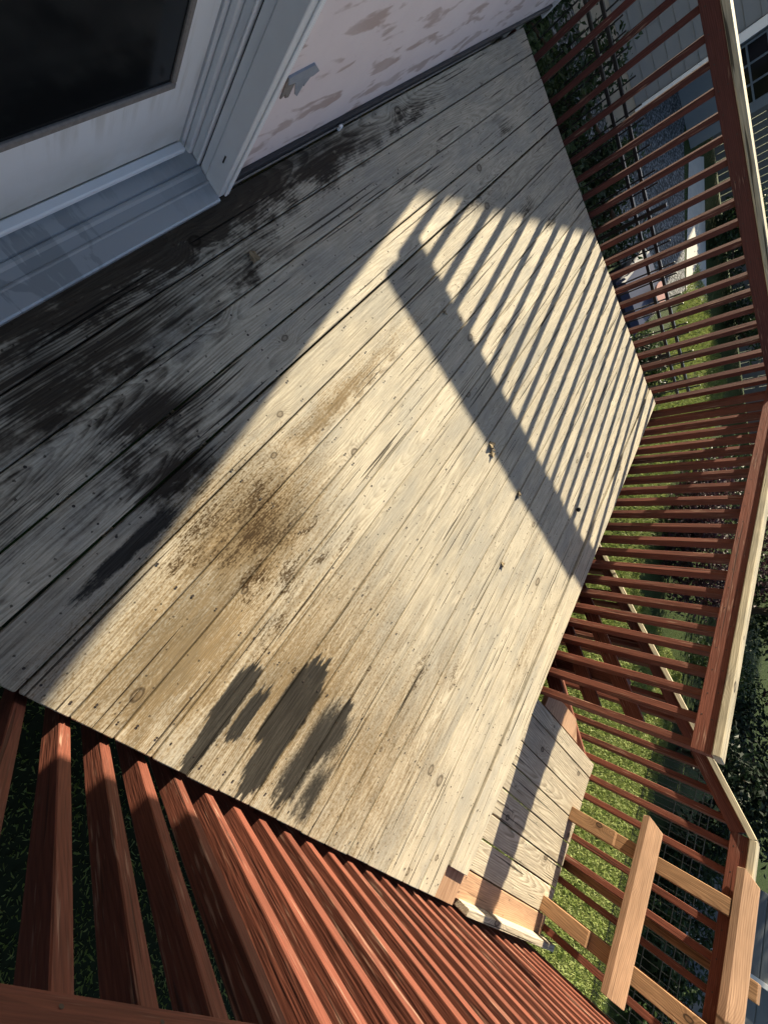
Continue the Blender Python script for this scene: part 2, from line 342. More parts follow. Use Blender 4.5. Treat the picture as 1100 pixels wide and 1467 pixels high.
_cache = {}
def chamfer_mesh(L, W, T, c, mat):
    key = (round(L, 4), round(W, 4), round(T, 4), c, mat)
    if key in _cache: return _cache[key]
    hx, hy, hz = L / 2, W / 2, T / 2
    c = min(c, hx * 0.8, hy * 0.8, hz * 0.8)
    V, F, idx = [], [], {}
    def vid(sx, sy, sz, ax):
        k = (sx, sy, sz, ax)
        if k not in idx:
            p = [sx * (hx - c), sy * (hy - c), sz * (hz - c)]
            p[ax] = (sx * hx, sy * hy, sz * hz)[ax]
            idx[k] = len(V); V.append(p)
        return idx[k]
    S = (-1, 1)
    for ax in range(3):
        for s in S:
            q = []
            for a, b in ((-1, -1), (1, -1), (1, 1), (-1, 1)):
                t = [0, 0, 0]; t[ax] = s; t[(ax + 1) % 3] = a; t[(ax + 2) % 3] = b
                q.append(vid(*t, ax))
            F.append(q if s > 0 else q[::-1])
    for ax in range(3):
        u, w = (ax + 1) % 3, (ax + 2) % 3
        for su in S:
            for sw in S:
                t0 = [0, 0, 0]; t0[u] = su; t0[w] = sw; t1 = t0[:]; t0[ax] = -1; t1[ax] = 1
                F.append([vid(*t0, u), vid(*t1, u), vid(*t1, w), vid(*t0, w)])
    for sx in S:
        for sy in S:
            for sz in S:
                F.append([vid(sx, sy, sz, 0), vid(sx, sy, sz, 1), vid(sx, sy, sz, 2)])
    me = bpy.data.meshes.new('piece'); me.from_pydata(V, [], F)
    bm = bmesh.new(); bm.from_mesh(me); bmesh.ops.recalc_face_normals(bm, faces=bm.faces); bm.to_mesh(me); bm.free()
    me.materials.append(M[mat]); _cache[key] = me
    return me

def stick(name, p0, p1, W, T, mat, parent=None, up=(0, 0, 1), c=0.003, roll=0.0):
    """board from p0 to p1 (local X), T thick along 'up', W wide across"""
    p0, p1 = Vector(p0), Vector(p1)
    d = p1 - p0; L = d.length; ex = d.normalized()
    ez = Vector(up) - ex * ex.dot(Vector(up)); ez.normalize(); ey = ez.cross(ex)
    mt = Matrix((ex, ey, ez)).transposed().to_4x4() @ Matrix.Rotation(roll, 4, 'X')
    mt.translation = (p0 + p1) / 2
    o = bpy.data.objects.new(name, chamfer_mesh(L, W, T, c, mat))
    COL.objects.link(o)
    if parent is not None:
        o.parent = parent; mt.translation = mt.translation - Vector(parent.location if parent.type == 'EMPTY' else parent.matrix_basis.translation)
    o.matrix_basis = mt
    return o

def box(name, x0, x1, y0, y1, z0, z1, mat, parent=None, c=0.003, grain='x'):
    cxx, cyy, czz = (x0 + x1) / 2, (y0 + y1) / 2, (z0 + z1) / 2
    if grain == 'x': return stick(name, (x0, cyy, czz), (x1, cyy, czz), y1 - y0, z1 - z0, mat, parent, c=c)
    if grain == 'y': return stick(name, (cxx, y0, czz), (cxx, y1, czz), x1 - x0, z1 - z0, mat, parent, c=c)
    return stick(name, (cxx, cyy, z0), (cxx, cyy, z1), y1 - y0, x1 - x0, mat, parent, up=(1, 0, 0), c=c)

def mesh_obj(name, V, F, mat, parent=None, loc=(0, 0, 0), smooth=False):
    me = bpy.data.meshes.new(name); me.from_pydata([tuple(v) for v in V], [], F)
    me.materials.append(M[mat])
    if smooth:
        for p in me.polygons: p.use_smooth = True
    o = bpy.data.objects.new(name, me); COL.objects.link(o); o.location = loc
    if parent is not None: o.parent = parent
    return o

rr = random.uniform
# ------------------------------------------------------------------ ground
G = -1.2
def sheet(name, pts, z, mat):
    V = [(x, y, z) for x, y in pts]
    o = mesh_obj(name, V, [list(range(len(V)))], mat); tag(o, kind='structure'); return o
sheet('ground', [(-250, -250), (250, -250), (250, 250), (-250, 250)], G, 'lawn')
sheet('gravel_yard', [(7.9, 3.0), (7.8, -1.5), (7.4, -3.4), (9.4, -3.9), (10.3, -4.2), (12.7, -2.0), (16.5, 0.5), (16.5, 3.0)], G + 0.006, 'gravel')
sheet('lawn_shade_sheet', [(-3.5, -3.0), (-0.3, -3.0), (-0.3, 0.6), (-3.5, 0.6)], G + 0.005, 'shaded_lawn')  # dark sheet painting the house's shade onto the lawn, no real bed
sheet('concrete_path', [(12.7, -2.4), (13.9, -2.8), (11.5, -5.2), (10.3, -4.25)], G + 0.012, 'concrete')

# ------------------------------------------------------------------ house
XR, XL, YF, YH = 3.925, -0.422, -2.603, 0.470
WY = 0.492   # wall face
house = thing('house', 'house wall of faded pink sheathing with a glazed white door', 'house', (0, 1.0, 0))
def hp(*a, **k): return box(*a, parent=house, **k)
hp('wall', 1.145, 4.40, WY, 0.75, 0.030, 2.165, 'foam', c=0.002)
hp('wall', -4.5, -0.2, WY + 0.001, 0.748, 0.03, 2.158, 'foam', c=0.002)
hp('foundation', -4.5, 4.38, 0.53, 0.9, G - 0.2, 0.028, 'found')
hp('wall', 4.10, 4.399, 0.751, 6.0, 0.03, 2.165, 'foam', c=0.002)
hp('corner_trim', 4.385, 4.425, WY - 0.022, WY + 0.09, -0.05, 2.165, 'trimlight', c=0.003)
hp('base_flashing', 1.16, 4.42, WY - 0.016, WY - 0.001, 0.004, 0.034, 'gasket', c=0.002)
hp('base_batten', 1.15, 3.4, WY - 0.022, WY - 0.0165, 0.002, 0.012, 'screen', c=0.002)
hp('drip_clip', 1.83, 1.85, WY - 0.034, WY - 0.0225, 0.006, 0.030, 'trimlight', c=0.002)
hp('upper_storey', -4.5, 4.41, -0.07, 6.0, 2.17, 5.2, 'siding', c=0.002)
# opening reveal: stepped jamb on the far side of the door (faces -X)
J0 = 1.100
hp('door_casing', J0, 1.140, 0.458, 0.520, 0.012, 2.15, 'trim', c=0.002, grain='z')
hp('casing_edge', 1.1405, 1.150, 0.452, 0.475, 0.012, 2.15, 'trimlight', c=0.003, grain='z')
hp('casing_bead', 1.128, 1.140, 0.451, 0.4575, 0.012, 2.15, 'trimlight', c=0.002, grain='z')
hp('door_jamb', J0 + 0.004, 1.140, 0.521, 0.548, 0.014, 2.15, 'trim', c=0.002, grain='z')
hp('jamb_groove', J0 + 0.012, 1.140, 0.5485, 0.5535, 0.014, 2.15, 'gasket', c=0.001, grain='z')
hp('jamb_lip', J0 - 0.004, 1.140, 0.554, 0.560, 0.016, 2.15, 'trimlight', c=0.002, grain='z')
hp('door_jamb', J0 + 0.003, 1.140, 0.5605, 0.585, 0.016, 2.15, 'trim', c=0.003, grain='z')
hp('door_stop', J0 - 0.012, 1.140, 0.5855, 0.606, 0.020, 2.15, 'trim', c=0.004, grain='z')
hp('door_jamb', J0 - 0.022, 1.140, 0.6065, 0.75, 0.020, 2.15, 'trim', c=0.004, grain='z')
hp('paint_chip', J0 - 0.0012, J0 + 0.002, 0.486, 0.491, 0.145, 0.175, 'nail', c=0.0003, grain='z')
hp('door_header', -0.2, 1.1, 0.458, 0.75, 2.05, 2.15, 'trim')
# door slab with glass
door = hp('door', -0.12, 1.071, 0.612, 0.655, 0.075, 2.04, 'door', c=0.003)
def dp(name, *a, **k):
    o = box(name, *a, **k); o.parent = door
    o.matrix_basis = Matrix.Translation(-(Vector(house.location) + door.matrix_basis.translation)) @ o.matrix_basis
    return o
# (parts of the door sit proud of its face)
dp('pane', -0.02, 0.955, 0.6085, 0.6115, 0.335, 1.95, 'glass', c=0.0005)
dp('glazing_bead', -0.02, 0.972, 0.602, 0.6115, 0.316, 0.3345, 'screen', c=0.003)
dp('glazing_bead', 0.9555, 0.972, 0.602, 0.6115, 0.335, 1.95, 'screen', c=0.003, grain='z')
dp('door_sweep', -0.12, 1.066, 0.585, 0.6115, 0.060, 0.078, 'trimlight', c=0.004)
# threshold profile along X
prof = [(0.447, 0.004), (0.447, 0.016), (0.452, 0.020), (0.500, 0.026), (0.503, 0.030), (0.507, 0.030), (0.510, 0.027), (0.535, 0.030),
        (0.541, 0.038), (0.548, 0.038), (0.553, 0.033), (0.556, 0.038), (0.610, 0.047), (0.66, 0.052), (0.66, 0.004)]
V = [(x, y, z) for x in (-0.15, J0 - 0.0005) for y, z in prof]; k = len(prof)
F = [[i, (i + 1) % k, k + (i + 1) % k, k + i] for i in range(k)] + [list(range(k))[::-1], list(range(k, 2 * k))]
mesh_obj('threshold', [(x, y - 1.0, z) for x, y, z in V], F, 'sill', parent=house)
# grey caulk left on the wall where a bracket was torn off
def wall_patch(name, pts, mat, th=0.006):
    n_ = len(pts)
    V = [(x, WY - th - 1.0, z) for x, z in pts] + [(x, WY + 0.001 - 1.0, z) for x, z in pts]
    F = [list(range(n_)), list(range(n_, 2 * n_))[::-1]] + [[i, n_ + i, n_ + (i + 1) % n_, (i + 1) % n_] for i in range(n_)]
    return mesh_obj(name, V, F, mat, parent=house)
wall_patch('caulk_smear', [(1.246, 0.420), (1.36, 0.432), (1.408, 0.397), (1.385, 0.3855), (1.262, 0.391)], 'caulk', 0.006)
wall_patch('caulk_smear', [(1.247, 0.416), (1.262, 0.3905), (1.300, 0.389), (1.304, 0.332), (1.288, 0.333), (1.280, 0.352), (1.262, 0.338)], 'screen', 0.004)
wall_patch('caulk_smear', [(1.303, 0.388), (1.361, 0.3855), (1.362, 0.362), (1.360, 0.314), (1.340, 0.328)], 'caulk', 0.003)
wall_patch('caulk_smear', [(1.363, 0.385), (1.384, 0.3845), (1.370, 0.347), (1.3635, 0.365)], 'caulk', 0.0025)

# ------------------------------------------------------------------ deck
deck = thing('wooden_deck', 'weathered unpainted wooden deck of long planks beside the house door', 'deck', (1.7, -1.0, G))
gaps = [0.468, 0.324, 0.181, 0.036, -0.105, -0.250, -0.402, -0.547, -0.686, -0.825, -0.968, -1.112, -1.257, -1.404, -1.552, -1.700, -1.845, -1.995, -2.128, -2.268, -2.424, -2.604]
TH = 0.036
for i in range(len(gaps) - 1):
    y1, y0 = gaps[i], gaps[i + 1]
    x0, x1 = XL + rr(-0.003, 0.003), XR + rr(-0.004, 0.004)
    zt = rr(-0.0015, 0.0015)
    if i == len(gaps) - 2: x0, zt = -0.270, 0.016
    gp = rr(0.0018, 0.0036)
    if i in (3, 4): gp = 0.0045
    stick('plank', (x0, (y0 + y1) / 2, zt - TH / 2), (x1, (y0 + y1) / 2 + rr(-0.001, 0.001), zt - TH / 2), y1 - y0 - 2 * gp, TH, 'deck', deck, c=0.0035, roll=rr(-0.006, 0.006))
box('patch_plank', XL, -0.272, -2.612, -2.428, -0.040, -0.006, 'new', deck)
for k_, xj in enumerate([XL + 0.03 + 0.406 * q for q in range(11)]):
    box('joist', xj, xj + 0.038, -2.585, 0.50, -0.23, -TH - 0.003, 'cap', deck, grain='y')
box('rim_joist', XL + 0.004, XR - 0.004, YF + 0.012, YF + 0.05 - 0.012, -0.235, -0.042, 'red', deck)
box('rim_joist', XL + 0.004, XL + 0.029, YF + 0.04, 0.50, -0.232, -0.042, 'red', deck, grain='y')
box('rim_joist', XR - 0.02, XR - 0.004, YF + 0.04, 0.50, -0.232, -0.042, 'red', deck, grain='y')
for px, py in ((XL + 0.1, YF + 0.12), (XR - 0.12, YF + 0.12), (1.75, YF + 0.12)):
    box('post', px - 0.045, px + 0.045, py - 0.045, py + 0.045, G - 0.1, -0.236, 'red', deck, grain='z')
# nail heads: two per plank at every joist
V, F = [], []
def disc(x, y, z, r, k=7):
    b = len(V)
    for q in range(k): V.append((x + r * math.cos(q * 6.2832 / k), y + r * math.sin(q * 6.2832 / k), z))
    F.append(list(range(b, b + k)))
for i in range(len(gaps) - 1):
    y1, y0 = gaps[i], gaps[i + 1]
    for q in range(11):
        xj = XL + 0.05 + 0.406 * q
        for yy in (y0 + 0.028, y1 - 0.028):
            if random.random() < 0.9 and not (i == len(gaps) - 2 and xj < -0.28):
                disc(xj + rr(-0.012, 0.012), yy + rr(-0.008, 0.008), (0.0185 if i == len(gaps) - 2 else 0.0027), rr(0.0035, 0.0048))
nails = mesh_obj('nail_heads', [(x - 1.7, y + 1.0, z - G) for x, y, z in V], F, 'nail', parent=deck); tag(nails, kind='stuff')

# ------------------------------------------------------------------ landing
LZ = -0.030; LYF = -3.785
landing = thing('landing_platform', 'small plank landing one step out from the front edge of the deck', 'platform', (0.2, -3.2, G))
lx = [-0.395, -0.248, -0.083, 0.057, 0.210, 0.360, 0.508, 0.688, 0.802]
for i in range(len(lx) - 1):
    y1 = YF - 0.006 + (0.02 if i else 0.0)
    y0 = LYF + rr(-0.006, 0.006)
    stick('plank', ((lx[i] + lx[i + 1]) / 2, y1, LZ - TH / 2 + rr(-0.001, 0.001)), ((lx[i] + lx[i + 1]) / 2, y0, LZ - TH / 2), lx[i + 1] - lx[i] - rr(0.006, 0.011), TH,
          'new' if i == 0 else 'landing', landing, c=0.003)
# short new piece with a clipped corner outside the side railing
pp = [(0.806, -2.80), (0.90, -2.80), (0.935, -3.02), (0.935, -3.27), (0.806, -3.40)]
V = [(x - 0.2, y + 3.2, z - G) for z in (LZ - TH, LZ) for x, y in pp]; k = len(pp)
F = [list(range(k))[::-1], list(range(k, 2 * k))] + [[i, (i + 1) % k, k + (i + 1) % k, k + i] for i in range(k)]
o = mesh_obj('patch_plank', V, F, 'new', parent=landing)
box('rim_joist', -0.39, 0.79, LYF + 0.02, LYF + 0.058, -0.24, LZ - TH - 0.002, 'red', landing)
box('rim_joist', 0.752, 0.79, LYF + 0.06, YF - 0.01, -0.24, LZ - TH - 0.003, 'red', landing, grain='y')
box('rim_joist', -0.385, -0.347, LYF + 0.06, YF - 0.01, -0.24, LZ - TH - 0.003, 'red', landing, grain='y')
for q in range(2): box('joist', 0.02 + q * 0.4, 0.058 + q * 0.4, LYF + 0.06, YF - 0.01, -0.23, LZ - TH - 0.004, 'cap', landing, grain='y')
for px, py in ((-0.33, LYF + 0.11), (0.70, LYF + 0.11)):
    box('post', px - 0.045, px + 0.045, py - 0.045, py + 0.045, G - 0.1, -0.242, 'red', landing, grain='z')
V, F = [], []
for i in range(len(lx) - 1):
    for yy in (-2.66, -3.2, -3.72):
        for q in (0.03, lx[i + 1] - lx[i] - 0.03):
            disc(lx[i] + q + rr(-0.01, 0.01), yy + rr(-0.02, 0.02), LZ + 0.0024, 0.0042)
nails = mesh_obj('nail_heads', [(x - 0.2, y + 3.2, z - G) for x, y, z in V], F, 'nail', parent=landing); tag(nails, kind='stuff')
lip = stick('kerb_board', (-0.405, -2.69, LZ + 0.004), (-0.375, -3.85, LZ + 0.004), 0.038, 0.14, 'landing')
tag(lip, 'short weathered board set on edge along the near side of the landing', 'board')

# ------------------------------------------------------------------ railings
BW = 0.0385; BD = 0.064
def railing(name, label, axis, fixed, sgn, a0, a1, pitch, phase, ztop=0.948, zlow=-0.36, capmat='cap', cap_a=None, red_a=None, seed=1, cap=True, bal_top=None, bal_off=0.0556, bw=0.0385, bd=0.064, mat='red'):
    """axis: 0 runs along X at y=fixed; 1 runs along Y at x=fixed. sgn: outward sign. fixed = deck edge"""
    rnd = random.Random(seed)
    t = thing(name, label, 'railing', ((a0 + a1) / 2, fixed, 0) if axis == 0 else (fixed, (a0 + a1) / 2, 0))
    def P(a, off, z): return (a, fixed + sgn * off, z) if axis == 0 else (fixed + sgn * off, a, z)
    up_out = (0, sgn, 0) if axis == 0 else (sgn, 0, 0)
    ra = red_a or (a0, a1); ca = cap_a or (a0, a1)
    zc = ztop - 0.038
    stick('top_rail', P(ra[0], 0.036, zc - 0.0445), P(ra[1], 0.036, zc - 0.0445), 0.088, 0.038, mat, t, up=up_out)
    stick('bottom_rail', P(ra[0], 0.036, -0.30), P(ra[1], 0.036, -0.30), 0.088, 0.038, mat, t, up=up_out)
    if cap: stick('cap_rail', P(ca[0], 0.0465, zc + 0.0195), P(ca[1], 0.0465, zc + 0.0195), 0.089, 0.038, capmat, t, c=0.005)
    nV, nF = [], []
    a = a0 + phase
    while a < a1:
        j = rnd.uniform(-0.006, 0.006); k = rnd.uniform(-0.005, 0.005)
        stick('baluster', P(a + j, bal_off + bd / 2 + rnd.uniform(0, 0.003), zlow + rnd.uniform(-0.01, 0.01)), P(a + k, bal_off + bd / 2 + rnd.uniform(0, 0.002), bal_top or (zc - 0.002)), bw, bd, mat, t,
              up=up_out, c=0.0025, roll=rnd.uniform(-0.03, 0.03))
        if ra[0] + 0.05 < a < ra[1] - 0.05:
            for z in (zc - 0.022 + rnd.uniform(-0.004, 0.004), zc - 0.066 + rnd.uniform(-0.004, 0.004)):
                aa = a + rnd.uniform(-0.01, 0.01); b_ = len(nV)
                for q in range(6): nV.append(Vector(P(aa + 0.0038 * math.cos(q * 1.0472), 0.0162, z + 0.0038 * math.sin(q * 1.0472))) - t.location)
                nF.append(list(range(b_, b_ + 6)))
        a += pitch
    tag(mesh_obj('nail_heads', nV, nF, 'nail', parent=t), kind='stuff')
    return t, P
right, _ = railing('deck_railing', 'shaded red railing across the far end of the deck, bright line on its cap', 1, XR, 1, -2.70, 0.33, 0.1330, 0.068, seed=3, cap_a=(-2.70, 0.30), red_a=(-2.66, 0.285), mat='red_shaded')
front, _ = railing('deck_railing', 'sunlit red railing along the long front edge of the deck', 0, YF, -1, 0.83, 3.985, 0.1368, 0.040, seed=4, cap_a=(0.825, 3.925), red_a=(0.828, 3.938))
near, _ = railing('deck_railing', 'red railing closest to the viewer along the near end of the deck', 1, XL, -1, -3.80, 0.47, 0.1335, 0.0500, seed=5, cap_a=(-3.86, 0.47), red_a=(-3.86, 0.47), capmat='red', bal_top=0.885, bal_off=0.0192, bw=0.036, bd=0.060)
lfront, _ = railing('deck_railing', 'red railing along the outer edge of the landing behind the new cedar rails', 0, -3.725, -1, -0.36, 0.80, 0.145, 0.05, seed=7, cap_a=(-0.38, 0.785), red_a=(-0.37, 0.784))

# stair guard: four sloping boards going down behind the front railing
sg = thing('stair_guard', 'three sloping shaded red guard boards close behind the front railing', 'railing', (1.8, -2.79, G))
sl_ = 0.70
def slope(name, ztop_at1, w, t, mat, y, x0=0.91, x1=2.9, dz=0.0):
    f = lambda x: ztop_at1 - sl_ * (x - 1.0)
    h = w / 2 / math.cos(math.atan(sl_))
    return stick(name, (x0, y, f(x0) - h + dz), (x1, y, f(x1) - h + dz), w, t, mat, sg, up=(0, 1, 0))
for zt in (0.015, 0.258, 0.505): slope('sloping_rail', zt, 0.089, 0.038, 'red', -2.80)
for x in (1.15, 2.25, 2.85):
    zt = 0.49 - sl_ * (x - 1.0)
    box('post', x - 0.044, x + 0.044, -2.91, -2.822, G - 0.1, zt, 'red', sg, grain='z')
# outer stair railing: continues the landing railing down the old stair
sl_ = 0.70
sg2 = thing('stair_railing', 'red stair railing with pale cap sloping down from the landing corner to the lawn', 'railing', (1.8, -3.77, G))
SX0, SX1 = 0.79, 3.35
fz_ = lambda x, z0: z0 - sl_ * (x - SX0)
stick('sloping_rail', (SX0, -3.761, fz_(SX0, 0.862)), (SX1, -3.761, fz_(SX1, 0.862)), 0.089, 0.038, 'red', sg2, up=(0, -1, 0))
stick('sloping_cap', (SX0 - 0.01, -3.7715, fz_(SX0, 0.932)), (SX1, -3.7715, fz_(SX1, 0.925)), 0.089, 0.038, 'cap', sg2, c=0.004)
stick('sloping_rail', (SX0, -3.761, fz_(SX0, -0.12)), (SX1 - 0.3, -3.761, fz_(SX1 - 0.3, -0.12)), 0.089, 0.038, 'red', sg2, up=(0, -1, 0))
for q in range(18):
    x = 0.843 + q * 0.132
    zt = fz_(x, 0.895)
    stick('baluster', (x, -3.8125, max(zt - 1.12, G)), (x, -3.8125, zt), BW, BD, 'red', sg2, up=(0, -1, 0))
for x in (2.0, 3.25): box('post', x - 0.044, x + 0.044, -3.935, -3.8465, G - 0.1, fz_(x, 0.88), 'red', sg2, grain='z')

# new cedar barrier closing the landing
br = thing('cedar_barrier', 'new tan cedar barrier of two rails on posts closing the landing opening', 'barrier', (0.1, -3.65, LZ))
for px0, px1 in ((0.340, 0.429), (-0.240, -0.151)):
    pm = (px0 + px1) / 2
    stick('post', (pm, -3.697, LZ), (pm, -3.697, 0.88), 0.089, 0.038, 'newdark', br, up=(0, 1, 0))
    stick('support_block', (pm, -3.6585, LZ), (pm, -3.6585, 0.276), 0.089, 0.038, 'newdark', br, up=(0, 1, 0))
def beam(name, x0, x1, y, z, h, mat):
    # board on edge whose inner face leans back above a narrow lower strip; clipped far end
    pr = [(-0.007, 0.0, 0.0), (0.0, 0.036, 0.012), (-0.034, h, -0.045), (-0.056, h, -0.045), (-0.056, 0.0, 0.0)]
    V = [(x1 + e, y + a_, z + b_) for a_, b_, e in pr] + [(x0, y + a_, z + b_) for a_, b_, e in pr]
    k = len(pr)
    # local X along the grain, origin at the middle of the board
    cxm, cym, czm = (x0 + x1) / 2, y, z
    o = mesh_obj(name, [(q[0] - cxm, q[1] - cym, q[2] - czm) for q in V], [list(range(k)), list(range(k, 2 * k))[::-1]] + [[(i + 1) % k, i, k + i, k + (i + 1) % k] for i in range(k)], mat, parent=br)
    o.location = Vector((cxm, cym, czm)) - Vector(br.location)
    bv = o.modifiers.new('soft', 'BEVEL'); bv.width = 0.0025; bv.segments = 1; bv.limit_method = 'ANGLE'; bv.angle_limit = R(40)
    return o
beam('middle_rail', -0.356, 0.602, -3.600, 0.412, 0.112, 'new')
beam('top_rail', -0.42, 0.598, -3.668, 0.884, 0.100, 'new')
newel = box('newel_post', 0.06, 0.15, -3.96, -3.87, G - 0.1, 1.0, 'newdark', None, grain='z')
tag(newel, 'tan cedar post standing just outside the landing railing', 'post')

# ------------------------------------------------------------------ litter on the deck
def dry_leaf(x, y, s, ang, label, z=0.004):
    V = []; F = []
    n_ = 7
    for i in range(n_):
        t = i / (n_ - 1); w = math.sin(t * math.pi) ** 0.7 * 0.34 * (1.0 + 0.35 * math.sin(i * 5.1))
        zc = 0.10 * math.sin(t * 4.5) + 0.12
        for sgn in (-1, 0, 1):
            V.append(((t - 0.5) * s, sgn * w * s, (zc + abs(sgn) * 0.22 * math.cos(i * 1.7)) * s * 0.6))
    for i in range(n_ - 1):
        for j in range(2):
            a = i * 3 + j; F.append([a, a + 1, a + 4, a + 3])
    o = mesh_obj('dry_leaf', V, F, 'dryleaf', loc=(x, y, z)); o.rotation_euler = (0.1, 0, ang)
    sm = o.modifiers.new('thick', 'SOLIDIFY'); sm.thickness = 0.0008
    return tag(o, label, 'leaf')
dry_leaf(1.075, 0.258, 0.055, 0.6, 'curled dry leaf on the dark boards near the door threshold')
dry_leaf(1.640, -1.165, 0.065, 1.2, 'largest crumpled dry leaf at the edge of the rail shadow')
dry_leaf(1.610, -1.20, 0.05, 2.4, 'small dry leaf touching the crumpled leaf at the rail shadow')
dry_leaf(1.626, -1.552, 0.045, 0.2, 'small dry leaf flake lying between deck nails mid deck')
dry_leaf(1.19, -1.72, 0.04, 0.9, 'tiny dry leaf scrap on the sunlit middle planks')
dry_leaf(1.86, -0.42, 0.03, 1.9, 'tiny leaf scrap inside the broad rail shadow')
bm = bmesh.new(); bmesh.ops.create_icosphere(bm, subdivisions=2, radius=0.017)
for v_ in bm.verts: v_.co *= 1 + 0.12 * math.sin(v_.co.x * 400) * math.cos(v_.co.y * 350); v_.co.z *= 0.9
me = bpy.data.meshes.new('walnut'); bm.to_mesh(me); bm.free(); me.materials.append(M['nut'])
nut = bpy.data.objects.new('walnut', me); COL.objects.link(nut); nut.location = (2.068, -2.165, 0.0165)
tag(nut, 'small black nut lying on the deck near the front railing', 'nut')

# ------------------------------------------------------------------ neighbour house (its gable shades the far end)
NX, NY = 8.735, -0.80
nb = thing('neighbour_house', 'neighbouring house with blue grey lap siding beyond the end railing', 'house', (NX, 2.0, G))
# gable front outline: corner at NY rises towards +Y
gz0, gs = 1.42, 0.568
box('foundation', NX + 0.02, NX + 6, NY + 0.03, 9.0, G - 0.1, G + 0.42, 'found', nb)
V = []; ys = [NY + 0.02, 4.0, 9.0]
zs = [gz0, gz0 + gs * (4.0 - NY), gz0 + gs * (4.0 - NY) - gs * 5]
for x in (NX + 0.03, NX + 5.9):
    for y, z in zip(ys, zs): V.append((x - NX, y - 2.0, z - G))
    V.append((x - NX, 9.0 - 2.0, 0.40)); V.append((x - NX, NY + 0.02 - 2.0, 0.40))
F = [[0, 1, 2, 3, 4][::-1], [5, 6, 7, 8, 9], [0, 5, 6, 1][::-1], [1, 6, 7, 2][::-1], [2, 7, 8, 3][::-1], [3, 8, 9, 4][::-1], [4, 9, 5, 0][::-1]]
mesh_obj('wall', V, F, 'siding', parent=nb)
zz = G + 0.40; row = 0
while zz < gz0 - 0.05:
    y = NY + 0.095; lens = [1.3, 1.9, 2.4] if row % 3 == 0 else ([2.1, 1.5, 2.0] if row % 3 == 1 else [0.7, 2.2, 2.7])
    for L in lens:
        stick('siding_board', (NX + 0.018, y + 0.002, zz + 0.08), (NX + 0.018, y + L - 0.002, zz + 0.08), 0.165, 0.012, 'siding', nb, up=(-1, 0, 0.07), c=0.002)
        y += L
    zz += 0.150; row += 1
box('corner_trim', NX - 0.02, NX + 0.09, NY - 0.01, NY + 0.09, G + 0.38, gz0, 'trimlight', nb, grain='z')
# roof slab with overhang; its front rake follows the gable
V = []
for x in (NX - 0.02, NX + 6.2):
    for dz in (0.0, 0.16):
        V += [(x - NX, y - 2.0, z - G + dz) for y, z in ((NY - 0.32, gz0 - gs * 0.32), (4.0, zs[1]), (9.3, zs[1] - gs * 5.3))]
F = [[0, 1, 4, 3], [1, 2, 5, 4], [6, 9, 10, 7], [7, 10, 11, 8], [3, 4, 10, 9], [4, 5, 11, 10], [0, 6, 7, 1], [1, 7, 8, 2], [0, 3, 9, 6], [2, 8, 11, 5]]
mesh_obj('roof', V, F, 'roof', parent=nb)

# black metal fence between the yards
fz = -0.10
fa, fb = Vector((5.93, 0.75, 0)), Vector((5.23, -3.45, 0))
mf = thing('metal_fence', 'black metal picket fence running past the end of the deck', 'fence', (5.6, -1.3, G))
for z in (fz, fz - 0.115, G + 0.15): stick('fence_rail', (fa.x, fa.y, z), (fb.x, fb.y, z), 0.03, 0.03, 'black', mf)
nf = 38
for i in range(nf + 1):
    p = fa.lerp(fb, i / nf)
    big = i % 19 == 0
    stick('fence_post' if big else 'picket', (p.x, p.y, G), (p.x, p.y, fz + (0.16 if big else 0.13)), 0.035 if big else 0.014, 0.035 if big else 0.014, 'black', mf, up=(1, 0, 0), c=0.002)

# small shed past the neighbour's corner
sd = thing('garden_shed', 'small blue grey shed with black grid window past the neighbouring house corner', 'shed', (13.6, -1.6, G))
box('wall', 13.0, 14.2, -2.35, -1.2, G, 0.95, 'siding', sd)
box('roof', 12.85, 14.35, -2.5, -1.05, 0.951, 1.05, 'roof', sd)
wi = box('window', 12.965, 12.999, -2.2, -1.25, -0.45, 0.75, 'glass', sd)
for q in range(4): box('window_bar', 12.945, 12.964, -2.2 + q * 0.305, -2.165 + q * 0.305, -0.45, 0.75, 'siding', sd, grain='z')
for q in range(5): box('window_bar', 12.930, 12.9445, -2.2, -1.25, -0.45 + q * 0.29, -0.42 + q * 0.29, 'siding', sd, grain='y')
# far grey board fence and second house added behind to shade the gravel
bf = thing('board_fence', 'grey board fence in shade along the back of the gravel yard', 'fence', (13.6, -6.0, G))
ba, bb = Vector((15.2, -2.4, 0)), Vector((12.2, -11.0, 0))
nbz = 60
dv = (bb - ba).normalized()
for i in range(nbz):
    p = ba.lerp(bb, (i + 0.5) / nbz); q0 = p - dv * 0.07; q1 = p + dv * 0.07
    stick('fence_board', (p.x, p.y, G + 0.02), (p.x, p.y, G + 1.25 + rr(-0.01, 0.01)), 0.138, 0.02, 'fencewood', bf, up=(dv.y, -dv.x, 0), c=0.002)
for z in (0.3, 1.0): stick('fence_rail', (ba.x + 0.05, ba.y, G + z), (bb.x + 0.05, bb.y, G + z), 0.04, 0.09, 'fencewood', bf)
h2 = thing('shading_house', 'pale blue grey house added far behind the gravel yard to shade it', 'house', (18, 3, G))
box('wall', 17.5, 24, -1.75, 9, G, 2.6, 'siding', h2)
box('roof', 17.2, 24.3, -1.95, 9.3, 2.61, 2.85, 'roof', h2)
for q in range(3):
    wf = box('window', 17.46, 17.499, -1.5 + q * 1.5, -0.4 + q * 1.5, -0.6, 1.0, 'glass', h2)
